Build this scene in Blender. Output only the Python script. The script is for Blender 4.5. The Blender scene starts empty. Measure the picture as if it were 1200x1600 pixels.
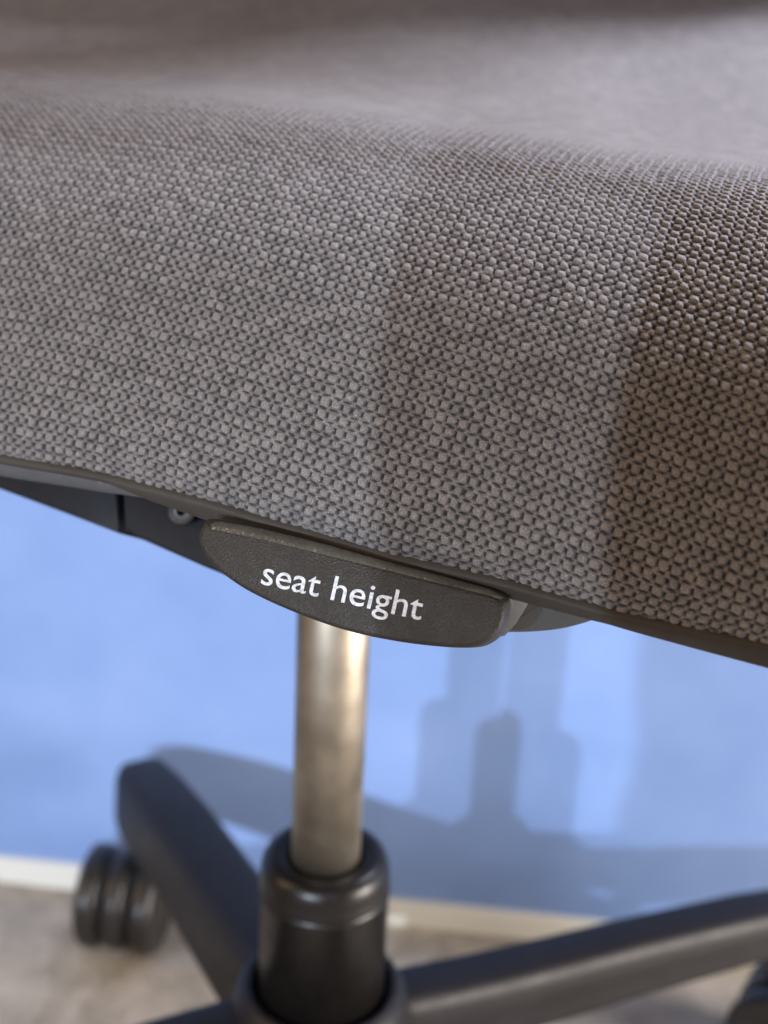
import bpy, bmesh, math, random
import numpy as np
from mathutils import Vector, Matrix

random.seed(4); rng = np.random.default_rng(7)
scn = bpy.context.scene
COL = scn.collection

# ------------------------------------------------------------------ camera
PITCH, ROLL, F, CH = math.radians(25.0), math.radians(2.8), 2400.0, 0.60
sp, cp, sr, cr = math.sin(PITCH), math.cos(PITCH), math.sin(ROLL), math.cos(ROLL)
Rv = Vector((cr, sp*sr, cp*sr)); Dv = Vector((sr, -sp*cr, -cp*cr)); Fv = Vector((0, cp, -sp))
cam = bpy.data.cameras.new('camera'); cam_o = bpy.data.objects.new('camera', cam); COL.objects.link(cam_o)
M = Matrix.Identity(4)
for i in range(3):
    M[i][0] = Rv[i]; M[i][1] = -Dv[i]; M[i][2] = -Fv[i]
M[2][3] = CH
cam_o.matrix_world = M
cam.sensor_fit = 'VERTICAL'; cam.sensor_height = 36.0; cam.lens = F/1600*36
cam.clip_start = 0.01; cam.clip_end = 60
cam.dof.use_dof = True; cam.dof.focus_distance = 0.400; cam.dof.aperture_fstop = 8.6; cam.dof.aperture_blades = 0
scn.camera = cam_o

# ------------------------------------------------------------------ world, lamps, exposure
w = bpy.data.worlds.new('World'); scn.world = w; w.use_nodes = True
nt = w.node_tree; bg = nt.nodes['Background']
bg.inputs['Color'].default_value = (1.0, 0.56, 0.30, 1); bg.inputs['Strength'].default_value = 0.24
scn.view_settings.view_transform = 'Standard'; scn.view_settings.look = 'None'
scn.view_settings.exposure = 0.0; scn.view_settings.gamma = 1.0
scn.cycles.max_bounces = 6; scn.cycles.use_denoising = True

def spot(name, loc, target, power, color, radius, ang=0.35):
    l = bpy.data.lights.new(name, 'SPOT'); o = bpy.data.objects.new(name, l); COL.objects.link(o)
    o.location = loc
    o.rotation_euler = (Vector(target)-Vector(loc)).to_track_quat('-Z', 'Y').to_euler()
    l.energy = power; l.color = color; l.shadow_soft_size = radius; l.spot_size = ang; l.spot_blend = 0.3
    return o
def area(name, loc, target, power, color, sx, sy):
    l = bpy.data.lights.new(name, 'AREA'); o = bpy.data.objects.new(name, l); COL.objects.link(o)
    o.location = loc; l.shape = 'RECTANGLE'; l.size = sx; l.size_y = sy
    o.rotation_euler = (Vector(target)-Vector(loc)).to_track_quat('-Z', 'Y').to_euler()
    l.energy = power; l.color = color
    return o
ROD = Vector((-0.0166, 0.4997, 0.21))
dA = Vector((-0.0708, -0.218, 0.066)).normalized(); dB = Vector((-0.1027, -0.2133, 0.0756)).normalized()
COOL = (0.76, 0.86, 1.0)
spot('key_lamp', ROD+dA*5.0, ROD, 520, COOL, 0.035)
spot('key_lamp', ROD+dB*5.0, ROD, 500, COOL, 0.035)
area('ceiling_lamp', (0.75, 1.15, 1.30), (0.05, 0.5, 0.45), 36, (0.80, 0.83, 1.0), 0.4, 0.3)
area('warm_lamp', (-1.1, 0.2, 1.0), (0.0, 0.5, 0.25), 6, (1.0, 0.74, 0.48), 0.3, 1.2)
area('side_lamp', (1.5, 0.0, 0.40), (0.1, 0.7, 0.1), 50, (1.0, 0.92, 0.84), 0.7, 0.7)

# ------------------------------------------------------------------ helpers
def bp(x, y, d):
    """point seen at photo pixel x,y at distance d along the view axis"""
    u, v = x-600, y-800
    a = (u*cr+v*sr)/F; b = (-u*sr+v*cr)/F
    return Vector((a*d, (cp-b*sp)*d, CH-(sp+b*cp)*d))
def bp_np(x, y, d):
    u, v = x-600, y-800
    a = (u*cr+v*sr)/F; b = (-u*sr+v*cr)/F
    return np.stack([a*d, (cp-b*sp)*d, CH-(sp+b*cp)*d], -1)
def link(name, me, mat, parent=None, smooth=True):
    o = bpy.data.objects.new(name, me); COL.objects.link(o)
    if mat: me.materials.append(mat)
    if smooth: me.polygons.foreach_set('use_smooth', [True]*len(me.polygons))
    if parent: o.parent = parent
    return o
def obj(name, bm, mat, parent=None, smooth=True, bevel=None, angle=35):
    bmesh.ops.recalc_face_normals(bm, faces=bm.faces[:])
    me = bpy.data.meshes.new(name); bm.to_mesh(me); bm.free()
    o = link(name, me, mat, parent, smooth)
    if bevel:
        m = o.modifiers.new('bevel', 'BEVEL'); m.width = bevel; m.segments = 3; m.limit_method = 'ANGLE'; m.angle_limit = math.radians(angle)
        m.harden_normals = False
    return o
def grid_mesh(name, P):
    """P: (n,m,3) array -> mesh"""
    n, m = P.shape[:2]
    me = bpy.data.meshes.new(name)
    me.vertices.add(n*m); me.vertices.foreach_set('co', P.reshape(-1).astype(np.float32))
    i = np.arange(n-1)[:, None]*m+np.arange(m-1)[None, :]
    q = np.stack([i, i+1, i+m+1, i+m], -1).reshape(-1, 4)
    me.loops.add(q.size); me.loops.foreach_set('vertex_index', q.reshape(-1).astype(np.int32))
    me.polygons.add(len(q)); me.polygons.foreach_set('loop_start', (np.arange(len(q))*4).astype(np.int32))
    me.update(calc_edges=True)
    return me
def lathe(bm, prof, c=(0, 0, 0), axis=None, seg=64):
    """prof: [(r, h)...] revolved about axis through c"""
    q = Vector((0, 0, 1)).rotation_difference(Vector(axis)) if axis is not None else None
    rings = []
    for r, h in prof:
        ring = []
        for k in range(seg):
            t = 2*math.pi*k/seg; p = Vector((r*math.cos(t), r*math.sin(t), h))
            if q: p = q @ p
            ring.append(bm.verts.new(p+Vector(c)))
        rings.append(ring)
    for a, b in zip(rings, rings[1:]):
        for k in range(seg): bm.faces.new((a[k], a[(k+1) % seg], b[(k+1) % seg], b[k]))
    bm.faces.new(rings[0]); bm.faces.new(rings[-1])
    return bm
def box(bm, c, s, rz=0):
    r = bmesh.ops.create_cube(bm, size=1, matrix=Matrix.Translation(c) @ Matrix.Rotation(rz, 4, 'Z') @ Matrix.Diagonal((*s, 1)))
    return r
def catmull(pts, n):
    """dense smooth closed outline through pts (2-D)"""
    out = []; N = len(pts)
    for i in range(N):
        p0, p1, p2, p3 = [np.array(pts[(i+k-1) % N], float) for k in range(4)]
        for t in np.linspace(0, 1, n, endpoint=False):
            out.append(0.5*((2*p1)+(-p0+p2)*t+(2*p0-5*p1+4*p2-p3)*t*t+(-p0+3*p1-3*p2+p3)*t**3))
    return out

# ------------------------------------------------------------------ materials
def mat(name):
    m = bpy.data.materials.new(name); m.use_nodes = True
    return m, m.node_tree, m.node_tree.nodes['Principled BSDF']
def noise(t, scale, detail=4, rough=0.55, vec=None):
    n = t.nodes.new('ShaderNodeTexNoise'); n.inputs['Scale'].default_value = scale
    n.inputs['Detail'].default_value = detail; n.inputs['Roughness'].default_value = rough
    if vec: t.links.new(vec, n.inputs['Vector'])
    return n
def ramp(t, src, stops):
    r = t.nodes.new('ShaderNodeValToRGB'); t.links.new(src, r.inputs[0])
    e = r.color_ramp.elements
    while len(e) < len(stops): e.new(0.5)
    for k, (p, c) in enumerate(stops): e[k].position = p; e[k].color = (*c, 1)
    return r
def bump(t, bs, src, strength, dist):
    b = t.nodes.new('ShaderNodeBump'); b.inputs['Strength'].default_value = strength; b.inputs['Distance'].default_value = dist
    t.links.new(src, b.inputs['Height']); t.links.new(b.outputs[0], bs.inputs['Normal'])
    return b
def coord(t, kind='Object'):
    return t.nodes.new('ShaderNodeTexCoord').outputs[kind]

def plastic(name, col, rough, spec=0.5, stipple=None, var=0.15):
    m, t, b = mat(name); oc = coord(t)
    n = noise(t, 60, 5, 0.6, oc)
    r = ramp(t, n.outputs[0], [(0.3, tuple(c*(1-var) for c in col)), (0.7, tuple(c*(1+var) for c in col))])
    t.links.new(r.outputs[0], b.inputs['Base Color'])
    b.inputs['Specular IOR Level'].default_value = spec
    nr = noise(t, 220, 5, 0.7, oc); mr_ = t.nodes.new('ShaderNodeMapRange'); t.links.new(nr.outputs[0], mr_.inputs[0])
    mr_.inputs['From Min'].default_value = 0.3; mr_.inputs['From Max'].default_value = 0.7
    mr_.inputs['To Min'].default_value = rough*0.82; mr_.inputs['To Max'].default_value = min(rough*1.25, 1); t.links.new(mr_.outputs[0], b.inputs['Roughness'])
    if stipple:
        s = noise(t, stipple[0], 2, 0.5, oc); bump(t, b, s.outputs[0], stipple[1], 0.0003)
    return m
m_rim = plastic('rim_plastic', (0.040, 0.036, 0.031), 0.5, 0.3, (1600, 0.35))
m_flange = plastic('rim_flange_plastic', (0.085, 0.09, 0.10), 0.45, 0.5, (1600, 0.25))
m_paddle = plastic('paddle_plastic', (0.022, 0.019, 0.015), 0.46, 0.35, (2000, 1.0))
m_edge = plastic('edge_highlight_plastic', (0.060, 0.062, 0.055), 0.24, 0.9, (700, 0.9), 0.5)  # lighter and glossier than the paddle, to carry its edge highlight
m_under = plastic('frame_plastic', (0.008, 0.009, 0.013), 0.5, 0.25)
m_lever = plastic('lever_plastic', (0.05, 0.055, 0.058), 0.45, 0.5, (1500, 0.4))
m_base = plastic('base_plastic', (0.011, 0.0095, 0.0105), 0.46, 0.30, (900, 0.2))
m_wheel = plastic('wheel_plastic', (0.018, 0.0165, 0.016), 0.34, 0.55)
m_groove = plastic('caster_dark_plastic', (0.008, 0.008, 0.009), 0.5, 0.4)
m_tube = plastic('black_enamel', (0.007, 0.006, 0.0055), 0.32, 0.36)
m_board = plastic('blocker_paint', (0.50, 0.45, 0.38), 0.7)

m_text, t, b = mat('white_print')
oc = coord(t); n = noise(t, 900, 3, 0.7, oc)
r = ramp(t, n.outputs[0], [(0.32, (0.36, 0.38, 0.41)), (0.55, (0.66, 0.69, 0.74))]); t.links.new(r.outputs[0], b.inputs['Base Color']); b.inputs['Roughness'].default_value = 0.35

m_rod, t, b = mat('brushed_steel'); oc = coord(t)
mp = t.nodes.new('ShaderNodeMapping'); mp.inputs['Scale'].default_value = (700, 700, 10); t.links.new(oc, mp.inputs[0])
n = noise(t, 1, 4, 0.6, mp.outputs[0]); n2 = noise(t, 45, 4, 0.6, oc)
mx = t.nodes.new('ShaderNodeMath'); mx.operation = 'ADD'; t.links.new(n.outputs[0], mx.inputs[0]); t.links.new(n2.outputs[0], mx.inputs[1])
r = ramp(t, n2.outputs[0], [(0.3, (0.24, 0.21, 0.165)), (0.7, (0.40, 0.355, 0.29))]); t.links.new(r.outputs[0], b.inputs['Base Color'])
b.inputs['Metallic'].default_value = 1.0
mr = t.nodes.new('ShaderNodeMapRange'); t.links.new(n2.outputs[0], mr.inputs[0]); mr.inputs['To Min'].default_value = 0.44; mr.inputs['To Max'].default_value = 0.58
t.links.new(mr.outputs[0], b.inputs['Roughness']); bump(t, b, mx.outputs[0], 0.12, 0.0004)

m_fab, t, b = mat('woven_fabric')
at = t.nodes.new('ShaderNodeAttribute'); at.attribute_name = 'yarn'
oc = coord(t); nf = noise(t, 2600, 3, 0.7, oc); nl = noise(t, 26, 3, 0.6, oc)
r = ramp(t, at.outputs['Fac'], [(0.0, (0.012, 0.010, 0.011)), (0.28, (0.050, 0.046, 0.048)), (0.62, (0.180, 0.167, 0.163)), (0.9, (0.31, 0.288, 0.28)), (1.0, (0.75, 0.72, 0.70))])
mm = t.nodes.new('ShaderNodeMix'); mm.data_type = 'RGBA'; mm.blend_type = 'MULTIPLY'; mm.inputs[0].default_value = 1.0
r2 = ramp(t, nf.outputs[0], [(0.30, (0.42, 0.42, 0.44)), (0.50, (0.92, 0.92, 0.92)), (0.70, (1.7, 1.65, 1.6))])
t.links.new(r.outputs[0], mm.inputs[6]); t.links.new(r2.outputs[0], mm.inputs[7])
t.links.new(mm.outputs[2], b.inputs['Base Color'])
b.inputs['Roughness'].default_value = 0.48; b.inputs['Specular IOR Level'].default_value = 0.5
b.inputs['Sheen Weight'].default_value = 0.25; b.inputs['Sheen Roughness'].default_value = 0.5
bump(t, b, nf.outputs[0], 0.9, 0.0004)

m_wall, t, b = mat('blue_panel'); oc = coord(t)
n = noise(t, 9, 5, 0.6, oc); n2 = noise(t, 900, 2, 0.5, oc)
r = ramp(t, n.outputs[0], [(0.3, (0.165, 0.275, 0.55)), (0.7, (0.225, 0.34, 0.64))]); t.links.new(r.outputs[0], b.inputs['Base Color'])
b.inputs['Roughness'].default_value = 0.6; bump(t, b, n2.outputs[0], 0.3, 0.0005)
m_skirt, t, b = mat('white_trim')
b.inputs['Base Color'].default_value = (0.76, 0.76, 0.70, 1); b.inputs['Roughness'].default_value = 0.45
m_carpet, t, b = mat('carpet'); oc = coord(t)
n = noise(t, 30, 6, 0.7, oc); n2 = noise(t, 380, 3, 0.7, oc)
r = ramp(t, n.outputs[0], [(0.35, (0.34, 0.305, 0.255)), (0.65, (0.58, 0.525, 0.45))])
r2 = ramp(t, n2.outputs[0], [(0.3, (0.7, 0.7, 0.7)), (0.7, (1.2, 1.2, 1.2))])
mm = t.nodes.new('ShaderNodeMix'); mm.data_type = 'RGBA'; mm.blend_type = 'MULTIPLY'; mm.inputs[0].default_value = 0.8
t.links.new(r.outputs[0], mm.inputs[6]); t.links.new(r2.outputs[0], mm.inputs[7]); t.links.new(mm.outputs[2], b.inputs['Base Color'])
b.inputs['Roughness'].default_value = 0.95; bump(t, b, n2.outputs[0], 0.8, 0.002)

# ------------------------------------------------------------------ setting: floor, wall, trim
bm = bmesh.new(); box(bm, (0, 0, -0.01), (8, 8, 0.02))
floor = obj('floor', bm, m_carpet, smooth=False); floor['kind'] = 'structure'
W0, W1 = Vector((-0.2187, 0.739, 0)), Vector((0.1223, 0.708, 0))
wd = (W1-W0).normalized(); wn = Vector((wd.y, -wd.x, 0)); wn = wn if wn.y < 0 else -wn
wang = math.atan2(wd.y, wd.x); wc = (W0+W1)/2
bm = bmesh.new(); box(bm, wc-wn*0.03+Vector((0, 0, 0.009+0.295)), (3.6, 0.06, 0.59), wang)
wall = obj('wall', bm, m_wall, smooth=False, bevel=0.002); wall['kind'] = 'structure'
bm = bmesh.new(); box(bm, wc-wn*0.028+Vector((0, 0, 0.009)), (3.6, 0.064, 0.018), wang)
sk = obj('skirting_board', bm, m_skirt, smooth=False, bevel=0.0015); sk['kind'] = 'structure'

# ------------------------------------------------------------------ the chair
chair = bpy.data.objects.new('office_chair', None); COL.objects.link(chair)
chair['label'] = 'grey woven office chair with a seat height paddle, steel gas column and black caster base'
chair['category'] = 'office chair'

# --- seat cushion: cross-section swept along the lower edge, woven relief as real geometry
ex = np.array([-300, -120, 0, 150, 300, 450, 600, 700, 800, 950, 1050, 1200, 1320, 1500])
ey = np.array([650, 690, 714, 740, 778, 822, 868, 888, 913, 956, 979, 1009, 1034, 1070])
def edge_y(x): return np.interp(x, ex, ey)
def smooth_edge(x, k=45):
    return sum(edge_y(x+o) for o in np.linspace(-k, k, 9))/9
def edge_d(x): return 0.447-0.085*np.clip(x, -400, 1600)/1200
# profile control (outward towards the camera is -y), metres, from lower fabric edge
pc = np.array([(0.004, -0.004), (0.0, 0.002), (-0.001, 0.012), (0.005, 0.026), (0.016, 0.041), (0.031, 0.056), (0.049, 0.069),
               (0.069, 0.079), (0.092, 0.0855), (0.120, 0.0875), (0.160, 0.086), (0.21, 0.087), (0.28, 0.094), (0.36, 0.108), (0.42, 0.122), (0.47, 0.126), (0.50, 0.115), (0.51, 0.08), (0.50, 0.03)])
def spline(pts, n):
    out = []; N = len(pts)
    for i in range(N-1):
        p0, p1, p2, p3 = pts[max(i-1, 0)], pts[i], pts[i+1], pts[min(i+2, N-1)]
        for tt in np.linspace(0, 1, n, endpoint=False):
            out.append(0.5*((2*p1)+(-p0+p2)*tt+(2*p0-5*p1+4*p2-p3)*tt*tt+(-p0+3*p1-3*p2+p3)*tt**3))
    out.append(pts[-1]); return np.array(out)
pd = spline(pc, 60); arc = np.concatenate([[0], np.cumsum(np.linalg.norm(np.diff(pd, axis=0), axis=1))])
v_all = np.concatenate([np.arange(0, 0.150, 0.00027), np.arange(0.150, 0.225, 0.0004), np.arange(0.225, arc[-1], 0.006)])
prof = np.stack([np.interp(v_all, arc, pd[:, 0]), np.interp(v_all, arc, pd[:, 1])], -1)
# along the edge: fine inside view, coarse outside
xs = np.concatenate([np.linspace(-1000, -240, 50, endpoint=False), np.linspace(-240, 1640, 1320), np.linspace(1640, 1700, 8)[1:]])
def edge_pt(x): return bp_np(x, np.where(x < -300, 650+(x+300)*0.22, smooth_edge(x)), edge_d(x)) if True else None
E = edge_pt(xs)
U = np.concatenate([[0], np.cumsum(np.linalg.norm(np.diff(E, axis=0), axis=1))])
U = U-np.interp(600, xs, U)
UU, VV = np.meshgrid(U, v_all, indexing='ij')
P = np.zeros(UU.shape+(3,))
P[..., 0] = E[:, 0, None]+0.12*prof[None, :, 0]; P[..., 1] = E[:, 1, None]+prof[None, :, 0]; P[..., 2] = E[:, 2, None]+prof[None, :, 1]
# top levels off: the lower edge dips toward the right faster than the crest does
lift = np.interp(xs, [-1000, 0, 600, 1200, 1700], [-0.006, -0.004, -0.001, -0.004, -0.006])
P[..., 2] += lift[:, None]*np.clip(v_all/0.11, 0, 1)[None, :]
# gentle puckers of the upholstery
P[..., 2] += 0.0004*np.sin(UU*38+1.0)*np.sin(VV*30)*np.clip(VV/0.05, 0, 1)
# normals
gu = np.gradient(P, axis=0); gv = np.gradient(P, axis=1)
Nn = np.cross(gu, gv); Nn /= np.linalg.norm(Nn, axis=-1, keepdims=True)+1e-12
if Nn[500, 200, 1] > 0: Nn = -Nn
PU, PV = 0.00330, 0.00342
def vnoise(x, y, seed):
    g = np.random.default_rng(seed).random((64, 64))
    xi = np.floor(x).astype(int); yi = np.floor(y).astype(int); fx = x-xi; fy = y-yi
    fx = fx*fx*(3-2*fx); fy = fy*fy*(3-2*fy)
    a = g[xi % 64, yi % 64]; b_ = g[(xi+1) % 64, yi % 64]; c = g[xi % 64, (yi+1) % 64]; d = g[(xi+1) % 64, (yi+1) % 64]
    return (a*(1-fx)+b_*fx)*(1-fy)+(c*(1-fx)+d*fx)*fy-0.5
g = 0.42*(np.clip(UU, -0.13, 0.3)+0.13)**2+0.02*UU
A = (UU-0.17*VV)/PU; B = (VV+g)/PV
A = A+0.16*vnoise(A*0.25, B*0.5, 1)+0.12*vnoise(A*1.9, B*1.9, 3); B = B+0.08*vnoise(A*0.4, B*0.4, 2)+0.10*vnoise(A*1.9, B*1.9, 4)
tab = rng.random((512, 512))
def lump(ca, cb, ra, rb, h, pw, seed):
    """round-topped float of yarn centred at (ca, cb) of every weave cell"""
    mI = np.floor(A-ca+0.5).astype(int); nI = np.floor(B-cb+0.5).astype(int)
    da = A-ca-mI; db = B-cb-nI
    rc = tab[(mI+seed) % 512, (nI+2*seed) % 512]; rd = tab[(mI*3+seed) % 512, (nI*5+seed) % 512]
    k = 0.88+0.24*rc
    q = (np.abs(da)/(ra*k))**pw+(np.abs(db+0.25*(rd-0.5)*da)/(rb*(0.9+0.2*rd)))**pw
    tw = 1+0.09*np.cos((da+0.35*db if seed == 11 else db-0.3*da)*2*np.pi*5.0+6*rc)
    sk_ = 1-0.28*np.clip(db/rb, -1, 1)
    return np.where(q < 1, h*tw*sk_*(0.86+0.28*rd)*np.clip(1-q, 0, 1)**0.42, 0), rc
HA, rA = lump(0.5, 0.0, 0.43, 0.42, 1.0, 2.4, 11)
HB, rB = lump(0.0, 0.5, 0.66, 0.33, 0.80, 2.2, 57)
HG, rG = lump(0.46, 0.46, 0.42, 0.10, 1.0, 2.0, 91)
H = np.clip(np.maximum(HA, HB)-0.75*np.clip(HG, 0, 0.8), 0, 2); rc = np.where(HA > HB, rA, rB)
amp = 0.00112
dens = np.clip((0.205-VV)/0.06, 0, 1)*np.clip((xs[:, None]+240)/60, 0, 1)*np.clip((1670-xs[:, None])/60, 0, 1)
P = P+Nn*((H-0.5)*amp*dens)[..., None]
yarn = np.clip(-0.10+0.78*np.clip(H/0.85, 0, 1)+0.11*(rc-0.5), 0, 1)  # shade in the weave gaps put into the colour, over dark backing
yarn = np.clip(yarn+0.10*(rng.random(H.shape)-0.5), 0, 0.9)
yarn = np.where((H > 0.5) & (rng.random(H.shape) > 0.996), 1.0, yarn)  # painted glints: scattered near-white specks on the yarn tops
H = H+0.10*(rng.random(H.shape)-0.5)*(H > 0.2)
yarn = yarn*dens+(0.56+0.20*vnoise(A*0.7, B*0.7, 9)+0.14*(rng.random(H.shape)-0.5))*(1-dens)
me = grid_mesh('seat_cushion', P)
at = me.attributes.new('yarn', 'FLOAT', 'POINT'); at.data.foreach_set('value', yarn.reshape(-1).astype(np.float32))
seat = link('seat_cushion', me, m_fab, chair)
if (me.polygons[len(me.polygons)//2].normal.y > 0): me.flip_normals()

# stray fibres caught on the cloth
m_lint, t, b = mat('lint_fibre'); b.inputs['Base Color'].default_value = (0.45, 0.43, 0.42, 1); b.inputs['Roughness'].default_value = 0.7
bm = bmesh.new()
for q in range(110):
    i = int(rng.integers(70, 1350)); j = int(rng.integers(8, 560)); p0 = Vector(P[i, j]+Nn[i, j]*0.0006); nn = Vector(Nn[i, j])
    t1 = Vector(gu[i, j]).normalized(); t2 = nn.cross(t1); th = rng.uniform(0, 6.28); L = rng.uniform(0.0008, 0.0035); cv = rng.uniform(-1.5, 1.5); p = p0.copy(); prev = None
    for k_ in range(7):
        dr = t1*math.cos(th)+t2*math.sin(th); sdv = dr.cross(nn)
        ring = [bm.verts.new(p+sdv*(0.00003*math.cos(a_))+nn*(0.00003*math.sin(a_))) for a_ in (0, 2.1, 4.2)]
        if prev:
            for a_ in range(3): bm.faces.new((prev[a_], prev[(a_+1) % 3], ring[(a_+1) % 3], ring[a_]))
        prev = ring; p = p+dr*(L/6)+nn*(0.00008*math.sin(k_)); th += cv/6
lint = obj('lint', bm, m_lint, seat); lint['kind'] = 'stuff'

# --- seat shell rim: strips swept under the fabric edge
xr = np.linspace(-1000, 1700, 260)
def ys(x): return np.where(x < -300, 650+(x+300)*0.22, smooth_edge(x))
low = lambda x: np.interp(x, [-1000, 0, 150, 330, 600, 700, 800, 950, 1050, 1200, 1700], [60, 48, 45, 27, 30, 27, 22, 19, 24, 34, 50])
top = bp_np(xr, ys(xr), edge_d(xr)); bot = bp_np(xr, ys(xr)+low(xr), edge_d(xr)+0.004)
rings = []
def off(Pp, dy, dz): return Pp+np.array([0, dy, dz])
fl = np.clip((330-xr)/160, 0, 1)[:, None]     # the lighter flange only shows at the rear of the seat
lip = top*(1-(0.22*fl+1.0*(1-fl)))+bot*(0.22*fl+1.0*(1-fl))
rings = [off(top, 0.010, 0.004), off(top, 0.002, 0.0015), off(top, -0.0012, 0.0004), off(top, -0.0018, -0.0008), off(lip, -0.0016, 0.0010), off(lip, -0.0008, 0.0002), off(lip, 0.0006, -0.0002), off(lip, 0.006, 0.0), off(lip, 0.05, 0.003), off(lip, 0.2, 0.004)]
rim = link('seat_rim', grid_mesh('seat_rim', np.stack(rings, 1)), m_rim, chair)
k = xr < 345
t2 = lip[k]; b2 = bot[k]
rr = [off(t2, 0.004, 0.001), off(t2, 0.0025, 0.0003), off(0.5*t2+0.5*b2, 0.0045, 0.0), off(b2, 0.006, 0.0008), off(b2, 0.008, 0.0002), off(b2, 0.012, 0.0), off(b2, 0.06, 0.004)]
link('seat_rim_flange', grid_mesh('seat_rim_flange', np.stack(rr, 1)), m_flange, chair)

# --- prism cut to an outline on a plane facing roughly to the side of the chair
def plane_from(a, b_, c):
    n = (b_-a).cross(c-a).normalized()
    if n.dot(Fv) > 0: n = -n
    return a, n
def on_plane(pl, x, y):
    o = Vector((0, 0, CH)); d = bp(x, y, 1)-o
    return o+d*((pl[0]-o).dot(pl[1])/d.dot(pl[1]))
def prism(bm, pl, outline, thick, rings=None, scale=None):
    """outline in photo pixels on plane pl, extruded away from the camera; rings = [(inset px toward centre, depth)]"""
    cx = sum(p[0] for p in outline)/len(outline); cy = sum(p[1] for p in outline)/len(outline)
    pts = [on_plane(pl, *p) for p in outline]
    N = len(pts); n = pl[1]
    nrm = []
    for i in range(N):
        e = (pts[(i+1) % N]-pts[i-1]).normalized(); q = e.cross(n)
        cc = on_plane(pl, cx, cy)
        if q.dot(cc-pts[i]) < 0: q = -q
        nrm.append(q)
    rings = rings or [(0, 0)]
    vs = []
    for ins, dep in rings+[(0, thick)]:
        vs.append([bm.verts.new(pts[i]+nrm[i]*ins*(scale[i] if scale and dep < thick else 1)-n*dep*(scale[i]*0.8+0.2 if scale and dep < thick else 1)) for i in range(N)])
    for a, b_ in zip(vs, vs[1:]):
        for i in range(N): bm.faces.new((a[i], a[(i+1) % N], b_[(i+1) % N], b_[i]))
    bm.faces.new(vs[0]); bm.faces.new(vs[-1])
def rrings(r, n=5): return [(r*(1-math.sin(t)), r*(1-math.cos(t))) for t in [math.pi/2*k/n for k in range(n+1)]]

PP = plane_from(bp(320, 830, 0.412), bp(785, 950, 0.386), bp(560, 1000, 0.396))
pad = [(330, 809), (400, 824), (500, 848), (600, 876), (700, 902), (766, 920), (783, 929), (789, 942), (785, 968), (776, 988), (759, 1003), (736, 1010),
       (690, 1010), (620, 1002), (540, 985), (460, 957), (390, 925), (345, 895), (320, 868), (309, 840), (313, 818)]
pad = [tuple(p) for p in catmull(pad, 6)]
bm = bmesh.new(); prism(bm, PP, pad, 0.007, rrings(0.0014, 6), [1+1.3*max(0, min(1, (850+0.26*(p[0]-330)-p[1])/35.0)) for p in pad])
paddle = obj('height_paddle', bm, m_paddle, chair)
# highlight along the paddle's upper edge, put into a lighter, glossier strip
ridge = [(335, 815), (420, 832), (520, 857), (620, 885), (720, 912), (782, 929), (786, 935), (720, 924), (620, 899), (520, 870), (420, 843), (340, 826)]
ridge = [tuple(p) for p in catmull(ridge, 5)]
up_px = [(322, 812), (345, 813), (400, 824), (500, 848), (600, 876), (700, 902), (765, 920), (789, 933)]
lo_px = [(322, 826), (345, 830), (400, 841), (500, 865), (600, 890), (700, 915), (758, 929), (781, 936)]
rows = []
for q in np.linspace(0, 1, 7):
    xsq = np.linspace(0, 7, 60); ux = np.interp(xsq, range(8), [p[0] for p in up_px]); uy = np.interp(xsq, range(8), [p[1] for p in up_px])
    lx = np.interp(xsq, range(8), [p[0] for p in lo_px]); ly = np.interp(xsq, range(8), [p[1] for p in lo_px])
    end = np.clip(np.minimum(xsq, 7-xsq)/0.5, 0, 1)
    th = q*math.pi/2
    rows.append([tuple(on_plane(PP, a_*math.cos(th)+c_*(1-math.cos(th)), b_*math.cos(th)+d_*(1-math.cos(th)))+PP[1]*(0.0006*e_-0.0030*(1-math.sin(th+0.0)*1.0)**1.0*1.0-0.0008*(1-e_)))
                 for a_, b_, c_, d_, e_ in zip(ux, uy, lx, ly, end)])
edge = link('paddle_edge', grid_mesh('paddle_edge', np.array(rows)), m_edge, paddle)
# lettering
cu = bpy.data.curves.new('lettering', 'FONT'); cu.body = 'seat height'; cu.size = 1.0; cu.extrude = 0.0; cu.resolution_u = 5; cu.offset = 0.004
to = bpy.data.objects.new('tmp_text', cu); COL.objects.link(to)
bpy.context.view_layer.update()
tm = bpy.data.meshes.new_from_object(to.evaluated_get(bpy.context.evaluated_depsgraph_get())); bpy.data.objects.remove(to)
co = np.array([v.co[:] for v in tm.vertices]); x0, x1 = co[:, 0].min(), co[:, 0].max(); yb = co[:, 1]
PT = (PP[0]+PP[1]*0.00012, PP[1])
pa = on_plane(PT, 407, 912); pb = on_plane(PT, 657, 969)
exv = (pb-pa); wid = exv.length; exv.normalize(); eyv = PP[1].cross(exv); eyv = eyv if eyv.z > 0 else -eyv
s = wid/(x1-x0)
for v in tm.vertices:
    v.co = pa+exv*((v.co.x-x0)*s)+eyv*(v.co.y*s*0.89)
tm.name = 'lettering'
txt = link('lettering', tm, m_text, paddle, False); txt['label'] = 'white printed words seat height'

# --- second lever and its stem, behind the paddle
PS = plane_from(bp(800, 950, 0.398), bp(830, 930, 0.398), bp(800, 990, 0.402))
bm = bmesh.new(); prism(bm, PS, [(770, 925), (800, 934), (829, 930), (832, 936), (808, 975), (790, 995), (760, 1000)], 0.006, rrings(0.0008, 3))
obj('paddle_stem', bm, m_lever, chair)
PL = plane_from(bp(800, 950, 0.415), bp(930, 960, 0.412), bp(860, 990, 0.418))
lv = [tuple(p) for p in catmull([(780, 900), (860, 915), (925, 945), (935, 966), (905, 979), (860, 988), (800, 991), (770, 985)], 5)]
bm = bmesh.new(); prism(bm, PL, lv, 0.02, rrings(0.0015))
obj('tilt_lever', bm, m_lever, chair)

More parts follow.
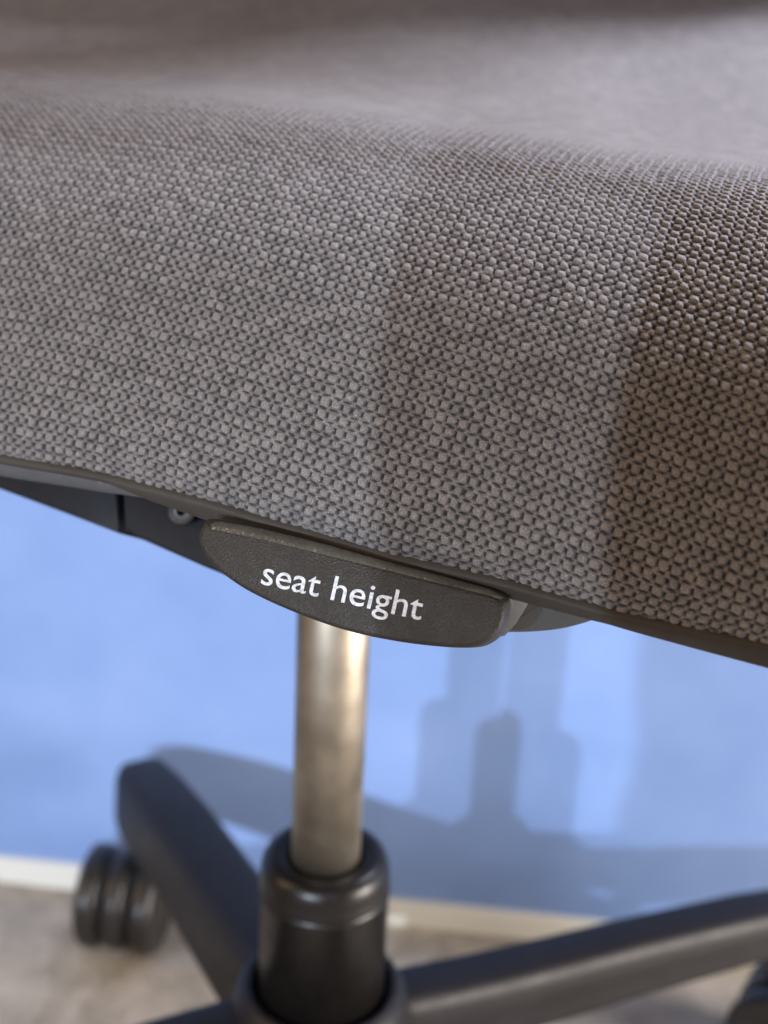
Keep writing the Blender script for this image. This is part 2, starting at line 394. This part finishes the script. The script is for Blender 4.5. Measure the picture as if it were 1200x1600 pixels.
# --- under-seat frame at the rear
PU_ = plane_from(bp(0, 780, 0.50), bp(320, 880, 0.47), bp(150, 700, 0.49))
bm = bmesh.new(); prism(bm, PU_, [(-420, 560), (-60, 735), (0, 764), (100, 801), (184, 833), (182, 760), (170, 640), (-420, 500)], 0.05, rrings(0.001, 3))
obj('frame_arm', bm, m_under, chair)
bm = bmesh.new(); prism(bm, PU_, [(193, 829), (200, 829), (210, 838), (320, 886), (430, 930), (560, 960), (560, 700), (192, 700)], 0.06, rrings(0.001, 3))
obj('frame_bracket', bm, m_under, chair)
c = bp(283, 799, 0.455); ax = (Vector((0, 0, CH))-c).normalized()
bm = bmesh.new(); lathe(bm, [(0.0008, -0.004), (0.0010, -0.001), (0.0015, 0.0008), (0.0026, -0.0008), (0.0036, -0.003), (0.0045, -0.02)], c, ax, 32)
obj('screw_boss', bm, m_lever, chair)
bm = bmesh.new(); box(bm, (ROD.x, ROD.y+0.01, 0.425), (0.14, 0.12, 0.06), 0.1)
obj('mechanism_housing', bm, m_under, chair, bevel=0.008)

# --- added unseen armrest, placed to shade the back of the seat top
a0, a1 = Vector((-0.21, 0.57, 0.70)), Vector((0.20, 0.81, 0.70)); ad = (a1-a0).normalized(); an = math.atan2(ad.y, ad.x)
bm = bmesh.new(); box(bm, (a0+a1)/2, ((a1-a0).length, 0.085, 0.03), an); obj('shade_pad', bm, m_rim, chair, bevel=0.012)
bm = bmesh.new(); pm = (a0+a1)/2+Vector((0.02, 0.06, 0)); box(bm, (pm.x+0.03, 0.93, 0.52), (0.05, 0.03, 0.36), 0.1); box(bm, (pm.x+0.02, 0.86, 0.675), (0.045, 0.16, 0.02), 0.1); obj('shade_post', bm, m_under, chair, bevel=0.006)

# --- gas column
cx, cy = ROD.x, ROD.y
bm = bmesh.new(); lathe(bm, [(0.0138, 0.16), (0.0138, 0.415)], (cx, cy, 0), None, 96)
obj('gas_rod', bm, m_rod, chair)
bm = bmesh.new()
lathe(bm, [(0.0262, 0.06), (0.0262, 0.1975), (0.0266, 0.1981), (0.0265, 0.1988), (0.0266, 0.1995), (0.0259, 0.2000), (0.0259, 0.2007), (0.0266, 0.2012), (0.0265, 0.2019), (0.0265, 0.2026), (0.0262, 0.2032),
           (0.0262, 0.2075), (0.0256, 0.2110), (0.0244, 0.2136), (0.0224, 0.2152), (0.0200, 0.2158), (0.0175, 0.2156), (0.0150, 0.2148), (0.0141, 0.2135)], (cx, cy, 0), None, 96)
obj('column_tube', bm, m_tube, chair)
bm = bmesh.new(); lathe(bm, [(0.030, 0.085), (0.038, 0.10), (0.040, 0.125), (0.036, 0.143), (0.0325, 0.149), (0.0295, 0.1495), (0.0282, 0.147), (0.0275, 0.12)], (cx, cy, 0), None, 96)
obj('base_hub', bm, m_base, chair)

# --- four-armed base and casters
def arm(ang, R, zt0, zt1, slope, slim):
    bm = bmesh.new(); d = Vector((math.cos(ang), math.sin(ang), 0)); sd = Vector((-d.y, d.x, 0))
    st = [(0.012, 1), (0.04, 1), (0.08, 1), (0.12, 1), (0.16, 1), (R-0.03, 1), (R-0.012, 1), (R, .97), (R+0.010, .88), (R+0.0165, .70), (R+0.0205, .45), (R+0.022, .15)]
    rings = []
    for r, k in st:
        f = min(r/R, 1); zt = zt0+(zt1-zt0)*f**0.5-0.006*max(0, f-0.75)*4*f-(1-k)*0.016
        wdt = (0.0235-0.003*f)*k*(0.5+0.5*slim); hgt = (0.050-0.012*f)*slim*(0.5+0.5*k)
        ring = []
        for j in range(28):
            t = 2*math.pi*j/28; c_, s_ = math.cos(t), math.sin(t)
            xx = wdt*math.copysign(abs(c_)**0.28, c_)*(1-slope*(1+s_)) ; zz = 0.5*hgt*math.copysign(abs(s_)**0.36, s_)
            ring.append(bm.verts.new(Vector((cx, cy, zt-hgt/2+zz))+d*r+sd*xx))
        rings.append(ring)
    for a, b_ in zip(rings, rings[1:]):
        for j in range(28): bm.faces.new((a[j], a[(j+1) % 28], b_[(j+1) % 28], b_[j]))
    bm.faces.new(rings[0]); bm.faces.new(rings[-1])
    return obj('base_arm', bm, m_base, chair)
def caster(px, py, axis_ang, ztop, stem):
    R = 0.0295
    ax = Vector((math.cos(axis_ang), math.sin(axis_ang), 0))
    e = None
    bm = bmesh.new(); lathe(bm, [(0.0265, -0.006), (0.0286, -0.003), (0.0290, 0), (0.0286, 0.003), (0.0265, 0.006)], (px, py, 0.031), ax, 48)
    lathe(bm, [(0.006, 0.045), (0.006, ztop)], stem, None, 24)
    hood = obj('caster_hood', bm, m_wheel, chair)
    for s_ in (-1, 1):
        bm = bmesh.new(); c0 = Vector((px, py, R+0.0005))+ax*(s_*0.0155)
        pr = [(0.008, -0.005), (0.022, -0.0062), (0.0265, -0.0058), (0.0287, -0.0038), (R, -0.001), (R, 0.002), (0.0285, 0.005), (0.025, 0.007), (0.021, 0.0075), (0.018, 0.0062), (0.004, 0.007)]
        lathe(bm, [(r, h*s_) for r, h in pr], c0, ax, 56)
        obj('wheel', bm, m_wheel, hood)
        bm = bmesh.new(); lathe(bm, [(0.026, -0.0022), (0.026, 0.0022)], Vector((px, py, 0.031))+ax*(s_*0.0078), ax, 40)
        obj('wheel_washer', bm, m_groove, hood)
angs = [28, 119, 200, 298]
for i, a in enumerate(angs):
    a = math.radians(a); R = [0.262, 0.214, 0.22, 0.23][i]
    arm(a, R, [0.147, 0.143, 0.147, 0.14][i], [0.114, 0.127, 0.125, 0.12][i], [0.22, 0.16, 0.16, 0.16][i], [0.68, 1, 1, 1][i])
    tx, ty = cx+R*math.cos(a), cy+R*math.sin(a)
    if i == 1: caster(-0.135, 0.690, math.radians(-8), 0.11, (tx, ty-0.004, 0))
    else: caster(tx+0.01, ty-0.005, math.radians([60, 0, 100, 20][i]), 0.11, (tx, ty, 0))

# ------------------------------------------------------------------ added unseen light blocker behind the camera; its board shades the right of the seat
stand = bpy.data.objects.new('shade_blocker', None); COL.objects.link(stand); stand['label'] = 'grey panel on a pole, added behind the camera to shade the seat'; stand['category'] = 'light blocker'
EX, EY = -0.140, -0.045
bm = bmesh.new()
shape = [(0.022, 0.25), (0.020, 0.33), (0.026, 0.36), (0.020, 0.40), (0.018, 0.47), (0.0, 0.536), (-0.020, 0.628), (-0.028, 0.638), (-0.05, 0.645), (-0.10, 0.648), (-0.75, 0.658), (-0.75, 0.92), (0.40, 0.92), (0.40, 0.25)]
fr = [bm.verts.new((EX+x, EY, z)) for x, z in shape]; bk = [bm.verts.new((EX+x, EY-0.012, z)) for x, z in shape]
bm.faces.new(fr); bm.faces.new(bk[::-1])
for i in range(len(fr)): bm.faces.new((fr[i], bk[i], bk[(i+1) % len(fr)], fr[(i+1) % len(fr)]))
obj('board', bm, m_board, stand, False)
bm = bmesh.new(); lathe(bm, [(0.012, 0.015), (0.012, 0.25)], (EX+0.2, EY-0.006, 0), None, 24); obj('pole', bm, m_board, stand)
bm = bmesh.new(); lathe(bm, [(0.13, 0.0), (0.13, 0.01), (0.12, 0.015)], (EX+0.2, EY-0.006, 0), None, 48); obj('foot', bm, m_board, stand)
